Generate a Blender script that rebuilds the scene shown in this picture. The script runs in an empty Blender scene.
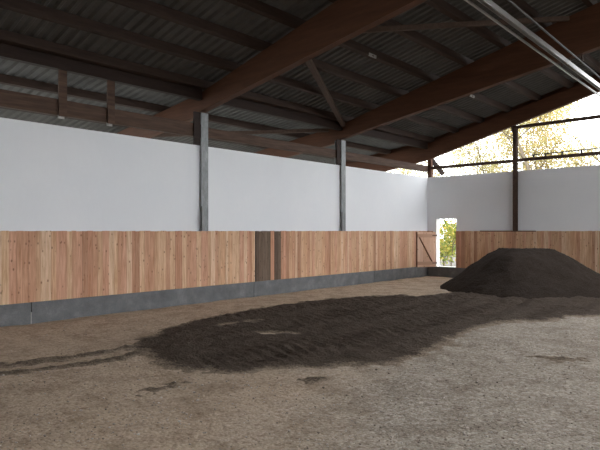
import bpy, math, random
import numpy as np
from mathutils import Vector, Matrix, noise

random.seed(7)
SC = bpy.context.scene
COL = SC.collection

# ------------------------------------------------------------------ helpers
class MB:
    """collects shapes, then links them as ONE mesh object"""
    def __init__(s): s.v = []; s.f = []
    def hexa(s, p):
        n = len(s.v); s.v += [tuple(q) for q in p]
        for f in ((0,3,2,1),(4,5,6,7),(0,1,5,4),(1,2,6,5),(2,3,7,6),(3,0,4,7)):
            s.f.append(tuple(n+i for i in f))
        return s
    def box(s, x0, x1, y0, y1, z0, z1):
        return s.hexa([(x0,y0,z0),(x1,y0,z0),(x1,y1,z0),(x0,y1,z0),(x0,y0,z1),(x1,y0,z1),(x1,y1,z1),(x0,y1,z1)])
    def bar(s, a, b, w, h, up=(0,0,1)):
        a = Vector(a); b = Vector(b); d = (b-a).normalized(); up = Vector(up)
        r = d.cross(up).normalized()*(w/2); u = r.cross(d).normalized()*(h/2)
        return s.hexa([a-r-u, a+r-u, b+r-u, b-r-u, a-r+u, a+r+u, b+r+u, b-r+u])
    def prism(s, prof, y0, y1):
        """profile of (x, z) points extruded along y"""
        n = len(s.v); k = len(prof)
        s.v += [(x, y0, z) for x, z in prof] + [(x, y1, z) for x, z in prof]
        s.f.append(tuple(n+i for i in range(k))); s.f.append(tuple(n+k+i for i in reversed(range(k))))
        for i in range(k):
            j = (i+1) % k
            s.f.append((n+i, n+k+i, n+k+j, n+j))
        return s
    def tube(s, pts, rad, seg=8):
        pts = [Vector(p) for p in pts]; n0 = len(s.v)
        for i, p in enumerate(pts):
            d = (pts[min(i+1, len(pts)-1)] - pts[max(i-1, 0)]).normalized()
            a = d.orthogonal().normalized() if abs(d.z) > .9 else d.cross(Vector((0,0,1))).normalized()
            if abs(d.z) > .9: a = (Vector((1,0,0)) - d*d.x).normalized()
            b = d.cross(a)
            r = rad[i] if hasattr(rad, '__len__') else rad
            for k in range(seg):
                t = 2*math.pi*k/seg
                s.v.append(tuple(p + a*math.cos(t)*r + b*math.sin(t)*r))
        for i in range(len(pts)-1):
            for k in range(seg):
                k2 = (k+1) % seg
                s.f.append((n0+i*seg+k, n0+i*seg+k2, n0+(i+1)*seg+k2, n0+(i+1)*seg+k))
        s.f.append(tuple(n0+k for k in reversed(range(seg))))
        e = n0+(len(pts)-1)*seg
        s.f.append(tuple(e+k for k in range(seg)))
        return s
    def build(s, name, m, parent=None, smooth=False, origin=None, bevel=0):
        me = bpy.data.meshes.new(name)
        v = s.v
        if origin is not None:
            o = Vector(origin); v = [tuple(Vector(p)-o) for p in v]
        me.from_pydata(v, [], s.f); me.validate(); me.update()
        me.materials.append(m)
        if smooth:
            for p in me.polygons: p.use_smooth = True
        ob = bpy.data.objects.new(name, me); COL.objects.link(ob)
        if origin is not None and parent is None: ob.location = origin
        if parent is not None: ob.parent = parent
        if bevel:
            b = ob.modifiers.new('bevel', 'BEVEL'); b.width = bevel; b.segments = 2; b.limit_method = 'ANGLE'
        return ob

def tag(o, label=None, cat=None, group=None, kind=None):
    if label: o['label'] = label
    if cat: o['category'] = cat
    if group: o['group'] = group
    if kind: o['kind'] = kind
    return o

def empty(name, loc, label, cat, group=None):
    o = bpy.data.objects.new(name, None); COL.objects.link(o); o.location = loc
    o.empty_display_size = .2
    return tag(o, label, cat, group)

# ------------------------------------------------------------------ materials
class NT:
    def __init__(s, name, rough=.8, spec=.3):
        s.m = bpy.data.materials.new(name); s.m.use_nodes = True
        s.t = s.m.node_tree; s.n = s.t.nodes; s.l = s.t.links
        s.b = s.n['Principled BSDF']; s.b.inputs['Roughness'].default_value = rough
        s.b.inputs['Specular IOR Level'].default_value = spec
        s.co = s.n.new('ShaderNodeTexCoord').outputs['Object']
    def mapped(s, scale=(1,1,1), loc=(0,0,0)):
        n = s.n.new('ShaderNodeMapping'); s.l.new(s.co, n.inputs['Vector'])
        n.inputs['Scale'].default_value = scale; n.inputs['Location'].default_value = loc
        return n.outputs['Vector']
    def noise(s, scale, detail=4, rough=.6, vec=None, dist=0):
        n = s.n.new('ShaderNodeTexNoise'); n.inputs['Scale'].default_value = scale
        n.inputs['Detail'].default_value = detail; n.inputs['Roughness'].default_value = rough
        n.inputs['Distortion'].default_value = dist
        s.l.new(vec or s.co, n.inputs['Vector']); return n.outputs['Fac']
    def voro(s, scale, vec=None, out='Distance', rnd=1):
        n = s.n.new('ShaderNodeTexVoronoi'); n.inputs['Scale'].default_value = scale
        n.inputs['Randomness'].default_value = rnd
        s.l.new(vec or s.co, n.inputs['Vector']); return n.outputs[out]
    def ramp(s, fac, stops, interp='LINEAR'):
        n = s.n.new('ShaderNodeValToRGB'); e = n.color_ramp.elements; n.color_ramp.interpolation = interp
        for i, (p, c) in enumerate(stops):
            if i < 2: el = e[i]; el.position = p
            else: el = e.new(p)
            el.color = (*c, 1) if len(c) == 3 else c
        s.l.new(fac, n.inputs['Fac']); return n.outputs['Color']
    def mix(s, fac, a, b, mode='MIX'):
        n = s.n.new('ShaderNodeMix'); n.data_type = 'RGBA'; n.blend_type = mode
        for sock, val in ((n.inputs[0], fac), (n.inputs[6], a), (n.inputs[7], b)):
            if isinstance(val, (int, float)): sock.default_value = val
            elif isinstance(val, tuple): sock.default_value = (*val, 1)
            else: s.l.new(val, sock)
        return n.outputs[2]
    def math(s, op, a, b=0.0):
        n = s.n.new('ShaderNodeMath'); n.operation = op
        for sock, val in ((n.inputs[0], a), (n.inputs[1], b)):
            if isinstance(val, (int, float)): sock.default_value = val
            else: s.l.new(val, sock)
        return n.outputs[0]
    def island(s):
        return s.n.new('ShaderNodeNewGeometry').outputs['Random Per Island']
    def color(s, c):
        if isinstance(c, tuple): s.b.inputs['Base Color'].default_value = (*c, 1)
        else: s.l.new(c, s.b.inputs['Base Color'])
        return s
    def bump(s, h, strength=.4, dist=.01):
        n = s.n.new('ShaderNodeBump'); n.inputs['Strength'].default_value = strength
        n.inputs['Distance'].default_value = dist
        s.l.new(h, n.inputs['Height']); s.l.new(n.outputs['Normal'], s.b.inputs['Normal']); return s

def make_materials():
    M = {}
    # rendered concrete, painted white
    n = NT('white_paint', .85, .2)
    a = n.noise(.7, 5, .6); b = n.noise(14, 3, .6, n.mapped((1,1,.4)))
    c = n.mix(n.ramp(a, [(.35,(0,0,0)),(.7,(1,1,1))]), (.86,.875,.895), (.90,.91,.92))
    c = n.mix(n.ramp(b, [(.3,(0,0,0)),(.8,(.25,.25,.25))]), c, (.83,.84,.86))
    M['white'] = n.color(c).bump(b, .15, .004).m
    M['white_trim'] = NT('white_trim', .6).color((.88,.87,.84)).m
    # concrete kerb
    n = NT('kerb_concrete', .85, .25)
    a = n.noise(3, 6, .7); b = n.noise(45, 3, .6)
    c = n.ramp(a, [(.3,(.125,.127,.127)),(.55,(.18,.182,.182)),(.75,(.27,.27,.266))])
    c = n.mix(n.ramp(b, [(.45,(0,0,0)),(.8,(.5,.5,.5))]), c, (.09,.095,.1))
    M['kerb'] = n.color(c).bump(b, .3, .006).m
    # new softwood boards, each board its own tone
    def boards(name, tones, knot, grain, wash=(.56,.34,.23)):
        n = NT(name, .75, .2)
        isl = n.island()
        base = n.ramp(isl, tones, 'CONSTANT')
        off = n.n.new('ShaderNodeVectorMath'); off.operation = 'MULTIPLY_ADD'
        comb = n.n.new('ShaderNodeCombineXYZ')
        n.l.new(isl, comb.inputs[0]); n.l.new(isl, comb.inputs[1]); n.l.new(isl, comb.inputs[2])
        n.l.new(comb.outputs[0], off.inputs[0]); off.inputs[1].default_value = (37, 53, 71)
        n.l.new(n.co, off.inputs[2]); v = off.outputs[0]
        mp = n.n.new('ShaderNodeMapping'); mp.inputs['Scale'].default_value = (1,1,.07); n.l.new(v, mp.inputs[0])
        g = n.noise(26, 4, .65, mp.outputs[0], .6)
        c = n.mix(n.ramp(g, [(.35,(0,0,0)),(.66,(1,1,1))]), base, grain, 'MULTIPLY')
        mk = n.n.new('ShaderNodeMapping'); mk.inputs['Scale'].default_value = (1,1,.62); n.l.new(v, mk.inputs[0])
        k = n.voro(10.5, mk.outputs[0])
        c = n.mix(n.ramp(k, [(.09,(.9,.9,.9)),(.2,(0,0,0))]), c, knot)
        big = n.noise(1.6, 3, .6)
        c = n.mix(n.ramp(big, [(.3,(.0,.0,.0)),(.75,(.35,.35,.35))]), c, wash)
        n.color(c).bump(g, .25, .003); return n.m
    M['boards'] = boards('larch_boards', [(0,(.78,.50,.315)),(.16,(.69,.40,.26)),(.3,(.82,.57,.375)),(.44,(.74,.43,.295)),
        (.58,(.62,.335,.215)),(.7,(.86,.64,.45)),(.82,(.72,.465,.295)),(.92,(.54,.30,.19))], (.22,.10,.055), (.66,.55,.46))
    M['old_boards'] = boards('weathered_boards', [(0,(.17,.12,.085)),(.3,(.2,.14,.10)),(.55,(.14,.095,.07)),(.8,(.21,.15,.11))], (.06,.04,.03), (.6,.55,.5), (.2,.15,.11))
    M['gate_wood'] = boards('gate_wood', [(0,(.86,.60,.44)),(.35,(.80,.53,.38)),(.6,(.9,.66,.49)),(.85,(.78,.51,.36))], (.3,.16,.09), (.88,.83,.78), (.86,.62,.45))
    M['gate_ledge'] = NT('gate_ledge', .8).color((.62,.38,.26)).m  # darker than the boards, in place of the shade line under a ledge
    M['gate_brace'] = NT('gate_brace', .8).color((.26,.13,.075)).m
    # roof timber
    def timber(name, c1, c2, sc=(1,.1,1)):
        n = NT(name, .7, .25); g = n.noise(16, 5, .6, n.mapped(sc), .4)
        return n.color(n.ramp(g, [(.3,c1),(.7,c2)])).bump(g, .2, .004).m
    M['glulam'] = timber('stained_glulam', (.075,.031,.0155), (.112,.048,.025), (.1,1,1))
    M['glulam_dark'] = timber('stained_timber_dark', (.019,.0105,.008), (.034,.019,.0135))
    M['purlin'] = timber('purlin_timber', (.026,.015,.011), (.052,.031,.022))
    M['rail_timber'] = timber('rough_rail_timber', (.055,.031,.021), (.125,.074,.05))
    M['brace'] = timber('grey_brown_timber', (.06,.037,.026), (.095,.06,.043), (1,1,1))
    # fibre cement sheets
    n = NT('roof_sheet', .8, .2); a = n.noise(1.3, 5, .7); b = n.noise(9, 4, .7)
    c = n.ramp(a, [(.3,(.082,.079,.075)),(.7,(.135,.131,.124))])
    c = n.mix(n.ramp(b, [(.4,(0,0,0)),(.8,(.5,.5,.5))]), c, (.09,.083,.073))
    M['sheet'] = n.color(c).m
    # steel
    n = NT('galvanised_steel', .55, .5); a = n.noise(5, 5, .75, n.mapped((1,1,.5))); b = n.voro(60)
    c = n.ramp(a, [(.3,(.15,.155,.155)),(.55,(.26,.27,.27)),(.8,(.44,.45,.445))])
    n.b.inputs['Metallic'].default_value = .25
    M['galv'] = n.color(c).bump(b, .1, .002).m
    n = NT('rusty_steel', .75, .3); a = n.noise(9, 5, .7)
    M['rust'] = n.color(n.ramp(a, [(.3,(.055,.032,.025)),(.7,(.12,.07,.052))])).m
    n = NT('bright_zinc', .35, .6); n.b.inputs['Metallic'].default_value = .8
    M['zinc'] = n.color((.42,.41,.39)).m
    n = NT('grey_conduit', .6, .4); M['conduit'] = n.color((.04,.033,.03)).m
    M['pale_metal'] = NT('pale_metal', .5, .5).color((.33,.32,.30)).m
    M['black_pipe'] = NT('dark_cable', .6).color((.035,.03,.028)).m
    # arena base: packed sandy gravel, browner and finer toward the boards, grey crushed stone toward the open side
    n = NT('gravel_base', .95, .12)
    v = n.voro(30, None, 'Color'); vd = n.voro(30); v2 = n.voro(75, None, 'Color')
    big = n.noise(.33, 4, .6, n.mapped((1,1,1),(3.7,1.2,0))); mid = n.noise(2.2, 5, .7); fine_n = n.noise(17, 4, .75)
    peb = n.ramp(v, [(.0,(.21,.165,.125)),(.3,(.44,.37,.30)),(.7,(.60,.525,.44)),(.92,(.9,.84,.75))])
    fine = n.ramp(v2, [(.1,(.22,.175,.13)),(.6,(.50,.425,.345)),(.95,(.80,.72,.62))])
    c = n.mix(.5, fine, peb)
    sep = n.n.new('ShaderNodeSeparateXYZ'); n.l.new(n.co, sep.inputs[0])
    side = n.math('ADD', n.math('MULTIPLY', n.math('ADD', sep.outputs[0], -6.6), .16), n.math('MULTIPLY', n.math('ADD', sep.outputs[1], 14.2), .05))
    mk = n.ramp(n.math('ADD', n.math('MULTIPLY', big, 1.0), side), [(.36,(0,0,0)),(.66,(1,1,1))])
    brown = n.mix(.62, c, (.66,.49,.345)); grey = n.mix(.10, c, (.50,.44,.38))
    c = n.mix(mk, brown, grey)
    dk = n.ramp(mid, [(.32,(.66,.62,.58)),(.55,(1,1,1))])
    c = n.mix(1.0, c, dk, 'MULTIPLY')
    fk = n.ramp(fine_n, [(.36,(.55,.5,.46)),(.5,(1,1,1)),(.7,(1.0,1.0,1.0))])
    c = n.mix(.8, c, fk, 'MULTIPLY')
    h = n.math('ADD', n.math('MULTIPLY', vd, -.6), n.math('ADD', n.math('MULTIPLY', mid, 1.2), n.math('MULTIPLY', fine_n, .8)))
    M['ground'] = n.color(c).bump(h, .6, .022).m
    # dark riding-surface soil; where the layer is thin it is mixed with the gravel below ('cover')
    def soil(name, c1, c2, c3, thin=None):
        n = NT(name, .95, .1); a = n.noise(3, 6, .7); b = n.noise(30, 4, .75); v = n.voro(26)
        c = n.ramp(a, [(.3,c1),(.7,c2)])
        c = n.mix(n.ramp(b, [(.5,(0,0,0)),(.8,(.8,.8,.8))]), c, c3)
        if thin:
            at = n.n.new('ShaderNodeAttribute'); at.attribute_name = 'cover'
            k = n.math('ADD', at.outputs['Fac'], n.math('MULTIPLY', n.math('ADD', b, -.5), 1.5))
            c = n.mix(n.ramp(k, [(.08,(1,1,1)),(.5,(0,0,0))]), c, thin)
        h = n.math('ADD', b, n.math('MULTIPLY', v, -.5))
        return n.color(c).bump(h, .8, .03).m
    M['soil'] = soil('dark_soil', (.070,.051,.038), (.108,.081,.062), (.17,.132,.103), (.34,.265,.195))
    M['heap'] = soil('moist_heap_soil', (.030,.0215,.0165), (.050,.0365,.028), (.08,.06,.047))
    n = NT('stones', .9, .2); i = n.island()
    M['stone'] = n.color(n.ramp(i, [(0,(.25,.2,.16)),(.4,(.46,.39,.32)),(.75,(.6,.53,.46)),(.93,(.8,.74,.68))])).m
    # outdoors
    n = NT('meadow', .95, .1); a = n.noise(.6, 5, .7)
    M['meadow'] = n.color(n.ramp(a, [(.3,(.085,.08,.068)),(.7,(.15,.14,.118))])).m
    n = NT('bark', .9, .1); a = n.noise(8, 4, .7, n.mapped((1,1,.3)))
    M['bark'] = n.color(n.ramp(a, [(.3,(.10,.08,.055)),(.7,(.22,.18,.13))])).m
    def leaf(name, stops):
        n = NT(name, .6, .2); c = n.ramp(n.island(), stops); n.color(c)
        tr = n.n.new('ShaderNodeBsdfTranslucent'); n.l.new(c, tr.inputs['Color'])
        ms = n.n.new('ShaderNodeMixShader'); ms.inputs[0].default_value = .45
        out = n.n['Material Output']
        n.l.new(n.b.outputs[0], ms.inputs[1]); n.l.new(tr.outputs[0], ms.inputs[2]); n.l.new(ms.outputs[0], out.inputs[0])
        return n.m
    M['leaf_gold'] = leaf('autumn_gold_leaves', [(0,(.40,.28,.09)),(.5,(.46,.37,.16)),(1,(.33,.33,.13))])
    M['leaf_pale'] = leaf('pale_yellow_leaves', [(0,(.40,.36,.15)),(.5,(.50,.43,.22)),(1,(.34,.33,.14))])
    M['leaf_green'] = leaf('yellow_green_leaves', [(0,(.08,.13,.03)),(.35,(.24,.28,.06)),(.7,(.40,.38,.08)),(1,(.58,.40,.10))])
    return M
M = make_materials()

# ------------------------------------------------------------------ layout (metres)
EYE = 1.65
KX = .0                        # front of the left posts; boards stand just in front of it
BAY = [-15.24, -10.09, -4.92, 0.0]
def top(x):                    # top of the main beams / underside of the purlins
    if x < 0: return 4.85 + .12*x
    if x <= 10: return 4.85 + .24*x
    return 4.85 + .24*(20-x)
PH = .17                       # purlin height
WALL_TOP = 3.625
ADDED_GAP = (9.65, 10.35)             # unseen gap at the ridge, added to let sky light onto the floor

# ------------------------------------------------------------------ setting
def floor_h(x, y):
    return .022*noise.noise(Vector((x*.9, y*.9, 3.1))) + .010*noise.noise(Vector((x*3.1, y*3.1, 8.2)))

def grid_mesh(name, xs, ys, hf, m, keep=None):
    nx, ny = len(xs), len(ys)
    Z = [[hf(x, y) for y in ys] for x in xs]
    idx = {}; v = []; f = []
    def vid(i, j):
        k = (i, j)
        if k not in idx:
            idx[k] = len(v); v.append((xs[i], ys[j], Z[i][j]))
        return idx[k]
    for i in range(nx-1):
        for j in range(ny-1):
            if keep and not keep((xs[i]+xs[i+1])/2, (ys[j]+ys[j+1])/2, max(Z[i][j], Z[i+1][j], Z[i][j+1], Z[i+1][j+1])): continue
            f.append((vid(i,j), vid(i+1,j), vid(i+1,j+1), vid(i,j+1)))
    me = bpy.data.meshes.new(name); me.from_pydata(v, [], f); me.update(); me.materials.append(m)
    for p in me.polygons: p.use_smooth = True
    o = bpy.data.objects.new(name, me); COL.objects.link(o); return o

def frange(a, b, s):
    k = int(round((b-a)/s)); return [a+(b-a)*i/k for i in range(k+1)]

xs = frange(.03, 11.5, .075) + frange(12, 20, .5)
ys = frange(-32, -19, .5)[:-1] + frange(-19, -.03, .075)
tag(grid_mesh('floor', xs, ys, floor_h, M['ground']), kind='structure')
o = MB().box(-60, 60, -60, 70, -.6, -.12).build('ground', M['meadow']); tag(o, kind='structure')

# white walls: panels slot between the flanges of the posts
w = MB(); edges = [-32.0] + [y for y in BAY[:3]] + [.18]
for i in range(len(edges)-1):
    a = edges[i] + (.02 if i else 0); b = edges[i+1] - (.02 if i < len(edges)-2 else 0)
    w.box(-.2, -.08, a, b, -.1, WALL_TOP)
tag(w.build('wall_left', M['white']), kind='structure')
w = MB(); DX0, DX1, DZ = .27, 1.07, 2.09
w.box(-.2, DX0, .18, .38, -.1, WALL_TOP).box(DX0, DX1, .18, .38, DZ, WALL_TOP).box(DX1, 20, .18, .38, -.1, WALL_TOP).box(DX0, DX1, .18, .38, -.1, .345)
tag(w.build('wall_back', M['white']), kind='structure')
w = MB().box(DX0-.005, DX0+.025, .17, .39, .345, DZ).box(DX0, DX1, .16, .40, .345, .365)
tag(w.build('trim_1', M['white_trim']), kind='structure')
w = MB().box(19.8, 19.95, -32, 0, -.1, .5).box(19.8, 19.95, -32, -18, .5, 4.8)  # unseen; the full-height stretch is added to dim the left end
tag(w.build('wall_right', M['old_boards']), kind='structure')
w = MB().box(-.2, 20, -32.2, -32, -.1, 6.5)
tag(w.build('wall_front', M['old_boards']), kind='structure')  # both unseen walls boarded dark to cut bounced light

# concrete kerb under the boards, with open joints
k = MB(); joints = [-32, -19.0, -13.96, -8.6, -3.4, .02]
for a, b in zip(joints, joints[1:]): k.box(-.03, .045, a+.006, b-.006, -.1, .375)
ko = tag(k.build('baseboard_left', M['kerb'], bevel=.008), kind='structure')
k = MB()
for a, b in zip([.05, 4.9, 9.8, 14.8], [4.9, 9.8, 14.8, 19.7]): k.box(a+.006, b-.006, -.045, .03, -.1, .36)
tag(k.build('baseboard_back', M['kerb'], bevel=.008), kind='structure')
tag(MB().box(.03, .048, -13.972, -13.954, -.05, .20).build('trim_2', M['pale_metal']), kind='structure')

# corrugated roof sheets (waves along y, ribs run up the slope), left slope with its flatter overhang, right slope
def roof(name, stations, y0, y1):
    v = []; f = []; period = .2; th = .02
    n = int((y1-y0)/period); prof = []
    for i in range(n):
        a = y0+i*period
        prof += [(a, 0), (a+.05, 0), (a+.085, .045), (a+.165, .045)]
    prof.append((y0+n*period, 0)); kp = len(prof)
    for x in stations:
        for y, dz in prof: v.append((x, y, top(x)+PH+dz+.004))
    for x in stations:
        for y, dz in prof: v.append((x, y, top(x)+PH+dz+th+.004))
    ns = len(stations); off = ns*kp
    for s in range(ns-1):
        for i in range(kp-1):
            a, b, c, d = s*kp+i, s*kp+i+1, (s+1)*kp+i+1, (s+1)*kp+i
            f.append((a, d, c, b)); f.append((a+off, b+off, c+off, d+off))
    me = bpy.data.meshes.new(name); me.from_pydata(v, [], f); me.update(); me.materials.append(M['sheet'])
    ob = bpy.data.objects.new(name, me); COL.objects.link(ob); return ob
tag(roof('ceiling', [-5.0, -2.5, 0, 2.5, 5, 7.5, ADDED_GAP[0]], -32, .5), kind='structure')
tag(roof('ceiling', [ADDED_GAP[1], 15, 20, 21], -32, .5), kind='structure')   # slopes stop short of the ridge, leaving the added light gap

# ------------------------------------------------------------------ kickboards
def board_row(mb, a, b, axis, off, z0, z1):
    p = a
    while p < b-.03:
        wd = min(random.choice((.08,.095,.105,.12,.135)), b-p)
        zt = z1 + random.uniform(-.006, .004); th = random.uniform(.022, .028)
        if axis == 'y': mb.box(off, off+th, p+.0015, p+wd-.0015, z0, zt)
        else: mb.box(p+.0015, p+wd-.0015, off-th, off, z0, zt)
        p += wd
t = empty('kickboard', (0, -9, 0), 'long kickboard of vertical tan boards below the white wall with grey posts', 'kickboard')
def child(mb, name, m, parent, **k):
    return mb.build(name, m, parent, origin=parent.location, **k)
b = MB(); board_row(b, -20, -8.52, 'y', .0, .375, EYE)
child(b, 'board_panel', M['boards'], t)
b = MB(); board_row(b, -7.62, -.02, 'y', .0, .375, EYE)
child(b, 'board_panel', M['boards'], t)
b = MB(); board_row(b, -8.52, -8.0, 'y', .0, .375, EYE)
o = child(b, 'old_board', M['old_boards'], t); o['label'] = 'weathered dark grey-brown boards'
b = MB(); board_row(b, -7.86, -7.62, 'y', .0, .375, EYE)
o = child(b, 'old_board', M['old_boards'], t); o['label'] = 'weathered dark grey-brown boards'
b = MB(); board_row(b, -8.0, -7.86, 'y', .0, .375, EYE)
child(b, 'board_panel', M['boards'], t)
t = empty('kickboard', (10, -.03, 0), 'kickboard of vertical reddish boards behind the soil heap, right of the doorway', 'kickboard')
b = MB(); board_row(b, 1.16, 12, 'x', -.005, .36, EYE)
child(b, 'board_panel', M['boards'], t)
o = child(MB().box(2.05, 3.9, -.045, -.0, EYE-.02, EYE+.012), 'cap_strip', M['old_boards'], t); o['label'] = 'dark stained cap strip'
t = empty('kickboard', (.16, -.03, 0), 'short piece of kickboard in the corner behind the open gate', 'kickboard')
b = MB(); board_row(b, .03, .26, 'x', -.005, .36, EYE); child(b, 'board_panel', M['boards'], t)

# ------------------------------------------------------------------ gate leaf swung open beside the doorway
gx, gy = .375, -.07
t = empty('gate', (gx, gy, .36), 'open wooden gate with a diagonal brace beside the doorway', 'gate')
t.rotation_euler.z = math.atan2(-.70, -.35)          # local +x runs from the hinge to the free edge
GW, GH = .78, 1.26
b = MB(); p = 0
while p < GW-.01:
    wd = min(.131, GW-p); b.box(p+.002, p+wd-.002, -.0, .025, .0, GH); p += wd
b.build('board_panel', M['gate_wood'], t)
MB().box(.01, GW-.01, .025, .06, 1.06, 1.18).build('ledge', M['gate_ledge'], t)
MB().box(.01, GW-.01, .025, .06, .08, .20).build('ledge', M['gate_ledge'], t)
o = MB().bar((GW-.08, .038, 1.07), (.17, .038, .2), .024, .085, (0,1,0)).build('brace', M['gate_brace'], t)
o['label'] = 'dark diagonal brace'
for z in (.14, 1.13):
    h = MB().box(-.03, .16, .06, .066, z-.014, z+.014); h.tube([(-.03,.055,z-.03),(-.03,.055,z+.03)], .013).build('hinge', M['rust'], t)
MB().box(GW-.004, GW+.02, -.002, .05, 0, GH).build('edge_shade_strip', M['gate_brace'], t)  # dark strip standing in for the shadow gap along the free edge

# ------------------------------------------------------------------ steel posts along the wall
def steel_post(y, label):
    t = empty('steel_post', (0, y, 0), label, 'post', None)
    H = 4.375
    p = MB().box(-.02, -.004, -.1, .1, 0, H); p.box(-.245, -.02, -.007, .007, 0, H)
    p.box(-.262, -.245, -.1, .1, 0, H)
    p.build('shaft', M['galv'], t)
    MB().box(-.27, .0, -.125, .125, H, H+.02).build('head_plate', M['rust'], t)
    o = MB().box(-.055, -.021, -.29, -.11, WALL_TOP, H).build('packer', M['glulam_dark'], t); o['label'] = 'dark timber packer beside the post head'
    c = MB()
    c.tube([(.012, -.1, 1.66), (.012, -.1, 2.22)], .012); c.build('conduit', M['conduit'], t)
steel_post(BAY[1], 'nearer, thicker-looking grey steel post under the broad beam, behind the tan boards')
steel_post(BAY[2], 'farther, thinner-looking grey steel post between the nearer post and the gate corner')

# gable posts
t = empty('gable_post', (3.2, .10, 0), 'slim dark brown steel post rising behind the soil heap to the gable beam', 'post')
zt = top(3.2)-.49
zt -= .0; p = MB().box(-.06, .06, -.07, -.058, 0, zt-.03); p.box(-.06, .06, .058, .07, 0, zt-.03); p.box(-.006, .006, -.058, .058, 0, zt-.03)
p.build('shaft', M['rust'], t)
MB().box(-.1, .1, -.08, .075, zt-.045, zt-.03).build('head_plate', M['rust'], t)
MB().box(-.12, -.075, -.05, .05, zt-.2, zt).build('cleat', M['rust'], t)
t = empty('corner_post', (-.02, .28, WALL_TOP), 'short brown timber post on the wall corner under the gable beam', 'post')
MB().box(-.075, .075, -.075, .075, 0, .78).build('shaft', M['glulam'], t)
MB().bar((.02, .04, .70), (.30, .42, .14), .10, .14).build('knee_brace', M['glulam_dark'], t)

# ------------------------------------------------------------------ main beams
def roof_beam(y, label):
    t = empty('roof_beam', (0, y, 4.4), label, 'beam', None)
    z0 = 4.4; bot = lambda x: 4.425 + .165*x if x <= 10 else 4.425+.165*(20-x)
    pr = [(-.12, bot(-.12)-z0), (10, bot(10)-z0), (20.12, bot(20.12)-z0), (20.12, top(20.12)-z0), (10, top(10)-z0), (0, top(0)-z0), (-.12, top(-.12)-z0)]
    MB().prism(pr, -.09, .09).build('main_beam', M['glulam'], t, bevel=.008)
    pr = [(-4.7, top(-4.7)-.46-z0), (-.29, top(-.29)-.5-z0), (-.29, .02), (-.125, .02), (-.125, top(-.125)-z0), (-4.7, top(-4.7)-z0)]
    o = MB().prism(pr, -.07, .07).build('overhang_beam', M['glulam'], t); o['label'] = 'darker beam end over the eave'
roof_beam(BAY[1], 'broad reddish brown tapered roof beam above the nearer grey post')
roof_beam(BAY[2], 'dark brown tapered roof beam above the farther grey post')
t = empty('gable_beam', (0, .1, 4.4), 'sloping brown beam along the open gable above the rails', 'beam')
z0 = 4.4
pr = [(-4.7, top(-4.7)-.72-z0), (0, top(0)-.58-z0), (10, top(10)-.30-z0), (20, top(20)-.58-z0), (20, top(20)-z0), (10, top(10)-z0), (0, top(0)-z0), (-4.7, top(-4.7)-z0)]
MB().prism(pr, -.08, .08).build('main_beam', M['glulam'], t, bevel=.006)
pr = [(x, top(x)-.02-z0) for x in (-4.9, 0, 10, 20)] + [(x, top(x)+PH+.005-z0) for x in (20, 10, 0, -4.9)]
MB().prism(pr, .105, .135).build('verge_board', M['glulam'], t)

# ------------------------------------------------------------------ eave beams and rails between the frames
bay_say = ['left of the nearer grey post', 'between the two grey posts', 'between farther grey post and gable']
bays = [(BAY[0]+.1, BAY[1]-.1), (BAY[1]+.1, BAY[2]-.1), (BAY[2]+.1, .01)]
for (a, b), s in zip(bays, bay_say):
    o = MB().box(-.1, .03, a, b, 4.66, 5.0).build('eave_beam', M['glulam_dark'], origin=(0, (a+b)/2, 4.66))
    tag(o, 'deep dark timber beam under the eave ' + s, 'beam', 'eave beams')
rails = [(BAY[0]+.02, BAY[1]-.02), (BAY[1]+.02, BAY[2]-.02), (BAY[2]+.02, .2)]
for i, ((a, b), s) in enumerate(zip(rails, bay_say)):
    t = empty('timber_rail', (-.12, (a+b)/2, 3.8), 'rough brown timber rail above the wall ' + s, 'beam', 'rough timber rails')
    child(MB().box(-.19, -.06, a, b, *((3.82, 4.12) if i == 0 else (3.84, 4.07))), 'rail', M['rail_timber'], t, bevel=.02)
    if i == 0:
        for y in (-13.37, -12.40):
            h = child(MB().box(-.058, -.01, y-.075, y+.075, 3.8, 4.7), 'hanger', M['rail_timber'], t)
            child(MB().box(-.055, .0, y-.08, y-.03, 3.755, 3.79).box(-.055, -.045, y-.08, y+.04, 3.755, 3.82), 'bracket', M['pale_metal'], t)['label'] = 'pale metal foot bracket'

# ------------------------------------------------------------------ purlins
px = [-3.25, -1.74, .15] + [1.1+.95*i for i in range(7)]
order = ['lowest', 'second lowest', 'third lowest', 'fourth', 'fifth', 'sixth', 'seventh', 'eighth', 'ninth', 'tenth']
for i, x in enumerate(px):
    hw = .05; m = MB()
    z0 = lambda xx: top(xx)
    xa, xb = x-hw, x+hw
    m.hexa([(xa,-24,top(xa)+.001),(xb,-24,top(xb)+.001),(xb,.2,top(xb)+.001),(xa,.2,top(xa)+.001),
            (xa,-24,top(xa)+PH),(xb,-24,top(xb)+PH),(xb,.2,top(xb)+PH),(xa,.2,top(xa)+PH)])
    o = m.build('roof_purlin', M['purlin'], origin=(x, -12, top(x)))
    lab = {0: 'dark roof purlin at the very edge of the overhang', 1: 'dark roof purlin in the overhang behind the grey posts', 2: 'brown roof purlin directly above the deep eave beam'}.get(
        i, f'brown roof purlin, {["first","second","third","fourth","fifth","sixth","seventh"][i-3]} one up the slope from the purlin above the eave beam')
    tag(o, lab, 'purlin', 'roof purlins')

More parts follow.
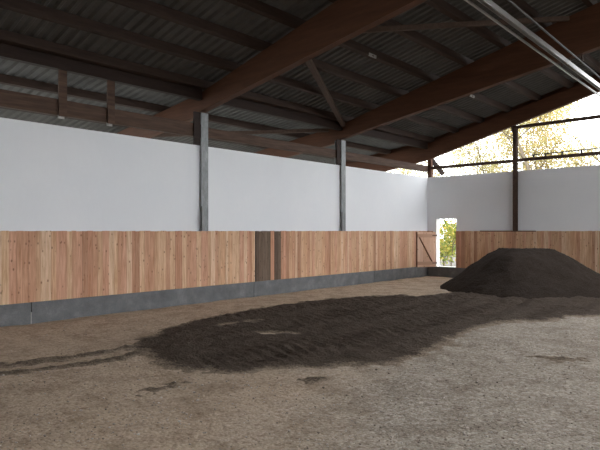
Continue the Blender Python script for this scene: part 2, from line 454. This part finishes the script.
# diagonal wind braces just under the purlins
def wb(a, b, w, label):
    a = Vector((a[0], a[1], top(a[0])-.08)); b = Vector((b[0], b[1], top(b[0])-.08))
    o = MB().bar(a, b, w, .1).build('wind_brace', M['brace'], origin=(a+b)/2)
    tag(o, label, 'brace', 'diagonal wind braces')
wb((.12, -5.1), (2.84, -10.03), .12, 'short diagonal timber brace hanging between the two tapered roof beams')
wb((3.0, -10.03), (6.38, -5.1), .07, 'thin diagonal brace high under the roof, near the metal rail')
wb((-.45, -5.1), (-3.9, -10.03), .08, 'thin diagonal brace in the overhang behind the two grey posts')

# ------------------------------------------------------------------ gable rails
def gable_rail(x0, x1, z, label):
    o = MB().box(x0, x1, .10, .17, z-.05, z+.05).build('gable_rail', M['rust'], origin=((x0+x1)/2, .13, z)); tag(o, label, 'rail', 'gable rails'); return o
gable_rail(.06, 3.12, 3.96, 'lower dark gable rail between corner post and slim post')
gable_rail(3.28, 12, 3.97, 'lower dark gable rail right of the slim post')
gable_rail(3.28, 12, 5.06, 'upper dark gable rail right of the slim post')
t = empty('cable_strip', (6, .135, 4.10), 'thin dark cable with small clips just above the lower gable rail', 'cable')
MB().tube([(-2.35, 0, .0), (0, 0, .02), (4, 0, .0)], .018, 6).build('cable', M['black_pipe'], t)
for q in range(8):
    x = -2.3 + q*.5 + random.uniform(-.08, .08)
    MB().box(x-.025, x+.025, -.02, .02, -.079, .02).build('clip', M['black_pipe'], t)

# ------------------------------------------------------------------ metal rails and pipe hung under the roof
def hung(name, make, m, label, cat, p0, p1, hang=True):
    p0 = Vector(p0); p1 = Vector(p1); d = (p1-p0)/(p1.y-p0.y)
    a = p0 + d*(-14.5-p0.y); b = p0 + d*(-.2-p0.y)
    t = empty(name, a, label, cat)
    make(a, b).build('rail' if 'rail' in name else 'pipe', m, t, origin=a)
    if hang:
        for y in (BAY[1], BAY[2]):
            q = a + d*(y-a.y) - a
            zt = (4.425+.165*(a.x+q.x)) - a.z
            if zt - q.z > .02:
                MB().box(q.x-.02, q.x+.02, q.y-.015, q.y+.015, q.z+.02, zt).build('hanger', M['rust'], t)
def channel(a, b):
    m = MB(); w, h, th = .11, .07, .008
    for (x0, x1, z0, z1) in ((-w/2, w/2, h-th, h), (-w/2, -w/2+th, 0, h), (w/2-th, w/2, -.03, h)):
        m.hexa([(a.x+x0,a.y,a.z+z0),(a.x+x1,a.y,a.z+z0),(b.x+x1,b.y,b.z+z0),(b.x+x0,b.y,b.z+z0),
                (a.x+x0,a.y,a.z+z1),(a.x+x1,a.y,a.z+z1),(b.x+x1,b.y,b.z+z1),(b.x+x0,b.y,b.z+z1)])
    return m
hung('metal_rail', channel, M['zinc'], 'broad bright metal channel rail hung under the roof beams', 'rail', (6.35,-9.3,5.37), (6.35,-2.3,5.27))
hung('metal_rail', lambda a, b: MB().bar(a, b, .03, .035), M['zinc'], 'thin metal rail hung beside the broad bright channel rail', 'rail', (6.20,-9.5,5.35), (6.19,-2.2,5.24))
hung('conduit_pipe', lambda a, b: MB().tube([a, b], .019, 8), M['conduit'], 'thin dull pipe under the roof, parallel to the bright channel rail', 'pipe', (6.62,-9,5.43), (6.60,-3.4,5.30))

def bracket(x, y, label, m):
    z = top(x)
    t = empty('metal_bracket', (x, y, z), label, 'bracket', 'pale roof brackets')
    MB().box(.052, .062, -.14, .14, .0, .055).box(.03, .062, -.14, .14, -.01, .0).build('plate', m, t)
    MB().box(.062, .07, -.02, .02, 0, .03).build('bolt', M['rust'], t)
bracket(3.0, -7.75, 'small pale bracket on a purlin between the two tapered beams', M['pale_metal'])
bracket(3.0, -2.75, 'small pale bracket on a purlin near the gable beam', M['pale_metal'])
bracket(6.8, -5.6, 'small pale bracket high up near the dull pipe', M['pale_metal'])

# ------------------------------------------------------------------ soil on the floor
def seg_d(p, poly):
    """signed distance to a polygon for an array of points: positive inside"""
    P = np.array(poly); Q = np.roll(P, -1, 0)
    d = np.full(len(p), 1e9); ins = np.zeros(len(p), bool)
    for a, b in zip(P, Q):
        ab = b-a; t = np.clip(((p-a)@ab)/max(ab@ab, 1e-9), 0, 1)
        d = np.minimum(d, np.hypot(*(p-(a+t[:,None]*ab)).T))
        c = (a[1] > p[:,1]) != (b[1] > p[:,1])
        with np.errstate(divide='ignore', invalid='ignore'):
            xi = a[0]+(p[:,1]-a[1])*(b[0]-a[0])/(b[1]-a[1])
        ins ^= c & (p[:,0] < xi)
    return np.where(ins, d, -d)
PATCH = [(3.24,-13.88),(2.63,-13.16),(2.24,-12.43),(1.95,-11.69),(1.82,-10.99),(1.64,-9.83),(1.69,-8.68),(1.73,-7.65),(2.11,-6.74),(2.52,-5.78),(3.12,-5.81),(3.26,-4.79),(3.31,-3.43),(3.79,-1.06),(5.41,-.3),(7.71,-.3),(8.6,-4.0),(7.8,-5.2),(7.26,-6.12),(6.87,-6.65),(6.68,-7.46),(6.21,-7.89),(6.04,-8.77),(6.11,-9.59),(6.32,-10.47),(6.38,-11.23),(6.43,-11.81),(6.34,-12.25),(5.99,-12.5),(5.86,-12.83),(5.54,-13.19),(5.38,-13.53),(5.12,-13.84),(4.74,-13.99),(4.22,-14.0),(3.67,-13.91)]
HOLES = [[(2.57,-11.85),(2.71,-10.83),(2.96,-11.06),(2.83,-11.88)], [(3.59,-11.92),(3.89,-11.41),(4.25,-11.44),(3.92,-11.96)]]
TRACKS = [[(2.78,-15.61),(2.97,-14.72),(3.11,-14.09),(3.06,-13.4),(3.3,-13.5),(3.34,-14.21),(3.24,-14.84),(3.05,-15.69)],
          [(3.25,-15.75),(3.41,-15.03),(3.56,-14.32),(3.47,-13.7),(3.69,-13.8),(3.76,-14.43),(3.61,-15.11),(3.48,-15.82)]]
SPOTS = [('soil_patch', 'small dark soil smear on brown ground, left of the smear close to the big spread', [(5.04,-14.84),(5.12,-14.52),(5.2,-14.39),(5.33,-14.52),(5.29,-14.81)]),
         ('soil_patch', 'long thin dark soil streak on the pale gravel in front of the heap', [(7.44,-10.49),(7.66,-10.37),(8.1,-10.19),(8.19,-10.32),(7.9,-10.52),(7.61,-10.57)]),
         ('soil_patch', 'faint small soil smear close in front of the middle of the big dark spread', [(6.11,-13.44),(6.2,-13.25),(6.33,-13.29),(6.27,-13.5)])]

def soil_sheet(name, polys, holes, step, amp, edge, ripple, floor_off=.0, nz=.16, cov=1.0):
    allp = np.array([q for p in polys for q in p])
    x0, y0 = allp.min(0)-.4; x1, y1 = allp.max(0)+.4
    y1 = min(y1, -.06); x0 = max(x0, .06)
    xs = frange(x0, x1, step); ys = frange(y0, y1, step)
    G = np.array([(x, y) for x in xs for y in ys])
    D = np.max([seg_d(G, p) for p in polys], 0)
    for h in holes: D = np.where(D > .3, np.minimum(D, -seg_d(G, h)*1.0+.12), D)
    ny = len(ys); H = {}; K = {}
    for k, (x, y) in enumerate(G):
        d = D[k]
        if d < -.35: H[(x, y)] = -.2; continue
        v = Vector((x, y, 0))
        d += .07 if ripple else 0
        d += nz*noise.noise(v*3.1) + nz*.8*noise.noise(v*9) + nz*.4*noise.noise(v*21)
        e = max(-1, min(1, d/edge))
        z = floor_h(x, y) + floor_off
        if e <= 0: z += .03*e - .004
        else:
            z += amp*e*(1+.5*noise.noise(v*1.7)) + .016*e*noise.noise(v*8) + .014*e*noise.noise(v*19) + .004
            if ripple:
                if y > -6.5: z += e*min(1, y+6.5)*.5*(.06*noise.noise(v*2.3)+.05*noise.noise(v*5.2)+.02)
                # tyre treads: ruts along the spread with cross bars
                rut = .5+.5*noise.noise(Vector((x*1.6, y*.22, 4)))
                bars = math.sin(2*math.pi*(y*.9 + x*.35 + .25*noise.noise(v*1.2))/.17)
                z += .011*e*bars*max(0, min(1, (rut-.35)*4)) + .010*e*math.sin(2*math.pi*(x+.12*y)/.62)
        H[(x, y)] = z; K[(round(x, 4), round(y, 4))] = max(0, e)*cov
    o = grid_mesh(name, xs, ys, lambda x, y: H[(x, y)], M['soil'], lambda x, y, z: z > floor_h(x, y)-.02)
    at = o.data.attributes.new('cover', 'FLOAT', 'POINT')
    for i, v in enumerate(o.data.vertices): at.data[i].value = K.get((round(v.co.x, 4), round(v.co.y, 4)), 0)
    return o
o = soil_sheet('soil_spread', [PATCH], HOLES, .04, .03, .38, True)
tag(o, 'broad dark brown soil spread with tyre marks across the middle of the floor', 'soil', None, 'stuff')
o = soil_sheet('soil_track', TRACKS, [], .035, .012, .1, False, nz=.14, cov=.36)
tag(o, 'two faint soil tracks running from the big spread toward the near kickboard', 'soil', None, 'stuff')
for nm, lab, poly in SPOTS:
    o = soil_sheet(nm, [poly], [], .025, .010, .08, False, nz=.17, cov=.34)
    tag(o, lab, 'soil', None, 'stuff')

# the heap: flat-topped, tipped against the boards
Cx, Cy = 4.44, -2.35
rx, ry = .7335, .6797          # long direction of the heap
def heap_h(x, y):
    u = (x-Cx)*rx + (y-Cy)*ry; w_ = (x-Cx)*-ry + (y-Cy)*rx
    v = Vector((x, y, 1.3))
    a = abs(u)-.62 if u < 0 else abs(u)-.66
    a = max(0, a)/(1.62 if u < 0 else 2.0); b = max(0, abs(w_)-.35)/1.85
    r = (a**1.9 + b**1.9)**(1/1.9) if (a > 0 or b > 0) else 0
    r += .055*noise.noise(v*1.1) + .03*noise.noise(v*2.6)
    z = 1.17*(1-r) if r > .0 else 1.17
    z -= .05*math.exp(-(r/.10)**2) if r > 0 else .03
    if z > 0: z += .02*noise.noise(v*7) + .016*noise.noise(v*16) + .008*noise.noise(v*33)
    return z + .012
xs = frange(1.2, 8.6, .05); ys = frange(-5.6, -.055, .05)
o = grid_mesh('soil_heap', xs, ys, heap_h, M['heap'], lambda x, y, z: z > floor_h(x, y)-.02)
tag(o, 'big flat-topped heap of dark moist soil in front of the gable kickboard', 'soil heap')

# loose stones strewn over the near ground
cam = Vector((10.18, -17.84, 0)); fw = Vector((-.6797, .7335, 0)); rt = Vector((.7335, .6797, 0))
v = []; f = []
ico = [(0,0,1),(.9,0,.3),(.28,.85,.3),(-.73,.53,.3),(-.73,-.53,.3),(.28,-.85,.3),(0,0,-.6)]
icf = [(0,1,2),(0,2,3),(0,3,4),(0,4,5),(0,5,1),(6,2,1),(6,3,2),(6,4,3),(6,5,4),(6,1,5)]
soilD = lambda p: seg_d(np.array([p]), PATCH)[0]
for k in range(5200):
    d = 3.6 + 7.5*random.random()**1.5; l = random.uniform(-.62, .62)*d
    p = cam + fw*d + rt*l
    if p.x < .15 or p.y > -.2: continue
    if noise.noise(Vector((p.x*.8, p.y*.8, 9))) + (p.x-6.5)*.12 < -.1 and random.random() < .75: continue
    if k % 1 == 0 and soilD((p.x, p.y)) > -.05: continue
    s = random.choice((.005,.006,.007,.008,.010,.013)) * random.uniform(.8, 1.3)
    n0 = len(v); z = floor_h(p.x, p.y)+s*.25; a = random.uniform(0, 6.28); sx, sy, sz = s*random.uniform(.8,1.4), s*random.uniform(.7,1.2), s*random.uniform(.5,.9)
    for q in ico:
        X = q[0]*sx*random.uniform(.8,1.2); Y = q[1]*sy*random.uniform(.8,1.2)
        v.append((p.x+X*math.cos(a)-Y*math.sin(a), p.y+X*math.sin(a)+Y*math.cos(a), z+q[2]*sz))
    f += [tuple(n0+i for i in t3) for t3 in icf]
me = bpy.data.meshes.new('gravel'); me.from_pydata(v, [], f); me.update(); me.materials.append(M['stone'])
o = bpy.data.objects.new('gravel', me); COL.objects.link(o)
tag(o, 'loose grey and brown gravel stones strewn over the near ground', 'gravel', None, 'stuff')

# ------------------------------------------------------------------ trees and bushes beyond the gable
def leaf_quad(v, f, p, s):
    n = Vector((random.gauss(0,1), random.gauss(0,1), random.gauss(0,1)))
    if n.length < .1: n = Vector((0,0,1))
    n.normalize(); a = n.orthogonal().normalized(); b = n.cross(a)
    ang = random.uniform(0, 6.28); a, b = a*math.cos(ang)+b*math.sin(ang), b*math.cos(ang)-a*math.sin(ang)
    n0 = len(v)
    for q in (-a*s, -b*s*.5+n*s*.12, a*s, b*s*.5+n*s*.12): v.append(tuple(p+q))
    f.append((n0, n0+1, n0+2, n0+3))
def tree(name, base, h, spread, r0, nleaf, ls, m, label, group, forks=5, lo=.25, seed=1, lean=(0,0)):
    sg = .30 if 'tree' in name else .16
    random.seed(seed)
    t = empty(name, base, label, 'tree' if 'tree' in name else 'bush', group)
    w = MB(); tips = []
    def branch(p, d, L, r, lev):
        pts = [p]; rs = [r]; n = 4
        for i in range(n):
            d = (d + Vector((random.gauss(0,.13), random.gauss(0,.13), random.gauss(.05,.06)))).normalized()
            p = p + d*(L/n); pts.append(p); rs.append(r*(1-.6*(i+1)/n))
        w.tube(pts, rs, 6 if lev < 2 else 4)
        if lev >= 1: tips.extend(pts[2:])
        if lev < 3:
            for k in range(forks if lev else forks+3):
                q = random.uniform(lo if lev == 0 else .3, 1); i = min(n-1, int(q*n)); pp = pts[i].lerp(pts[i+1], q*n-i)
                a = random.uniform(0, 6.28); side = Vector((math.cos(a), math.sin(a), random.uniform(-.1, .9))).normalized()
                nd = (d*.5 + side*(.9 if lev else spread)).normalized()
                branch(pp, nd, L*random.uniform(.38,.58), rs[i]*.5, lev+1)
    branch(Vector((0,0,0)), Vector((lean[0],lean[1],1)).normalized(), h*.72, r0, 0)
    w.build('branches', M['bark'], t, smooth=True)
    v = []; f = []
    for k in range(nleaf):
        p = random.choice(tips) + Vector((random.gauss(0,sg), random.gauss(0,sg), random.gauss(0,sg)))
        leaf_quad(v, f, p, ls*random.uniform(.7, 1.3))
    me = bpy.data.meshes.new('foliage'); me.from_pydata(v, [], f); me.update(); me.materials.append(m)
    o = bpy.data.objects.new('foliage', me); COL.objects.link(o); o.parent = t; o['kind'] = 'stuff'
G = 'trees beyond the gable'
tree('autumn_tree', (2.6, 7.2, -.12), 9.0, .9, .13, 12000, .06, M['leaf_gold'], 'golden-leaved tree with a forked trunk, nearest behind the gable rails', G, seed=5, lo=.3)
tree('autumn_tree', (3.6, 10.8, -.12), 11, .9, .13, 15000, .065, M['leaf_gold'], 'golden-leaved tree farthest right beyond the gable rails', G, seed=8, lo=.25)
tree('birch_tree', (.6, 10.4, -.12), 10.0, .8, .08, 10000, .055, M['leaf_pale'], 'thin pale-leaved tree behind the golden tree with the forked trunk', G, seed=12, lo=.25)
tree('birch_tree', (-.9, 8.6, -.12), 8.6, .8, .06, 9000, .05, M['leaf_pale'], 'thin pale-leaved tree just right of the slim post, behind the rails', G, seed=11, lo=.25)
tree('birch_tree', (-3.0, 10.6, -.12), 8.6, .8, .06, 9000, .05, M['leaf_pale'], 'thin pale-leaved tree left of the slim post over the wall', G, seed=14, lo=.25)
tree('birch_tree', (-4.9, 8.8, -.12), 7.2, .9, .05, 8000, .05, M['leaf_pale'], 'thin pale-leaved tree over the wall just right of the corner post', G, seed=19, lo=.25)
tree('birch_tree', (-7.6, 10.2, -.12), 7.6, .9, .06, 8000, .05, M['leaf_pale'], 'thin pale-leaved tree behind the corner post', G, seed=17, lo=.25)
tree('leafy_bush', (-.75, 3.2, -.12), 2.5, 1.0, .03, 1300, .08, M['leaf_green'], 'yellow-green bush seen through the doorway, nearer one', 'bushes behind the doorway', seed=21, lo=.05)
tree('leafy_bush', (-2.6, 6.2, -.12), 3.4, 1.0, .04, 1100, .09, M['leaf_green'], 'taller yellow-green bush farther behind the doorway', 'bushes behind the doorway', seed=24, lo=.05)

# ------------------------------------------------------------------ light: a bright hazy sky
wd = bpy.data.worlds.new('sky'); SC.world = wd; wd.use_nodes = True
nt = wd.node_tree; bg = nt.nodes['Background']
bg.inputs['Color'].default_value = (.94, .975, 1.02, 1); bg.inputs['Strength'].default_value = 3.6

cd = bpy.data.cameras.new('camera'); co = bpy.data.objects.new('camera', cd); COL.objects.link(co)
cd.sensor_width = 36; cd.sensor_fit = 'HORIZONTAL'; cd.lens = 545/600*36; cd.shift_y = .01
cd.clip_start = .05; cd.clip_end = 300
co.location = (10.18, -17.84, EYE); co.rotation_euler = (math.radians(90), 0, math.atan2(.6797, .7335))
SC.camera = co

vs = SC.view_settings
vs.view_transform = 'Standard'; vs.look = 'None'; vs.exposure = 0.95; vs.gamma = 1.0; vs.use_curve_mapping = False
SC.cycles.max_bounces = 10; SC.cycles.diffuse_bounces = 7
SC.cycles.use_denoising = True
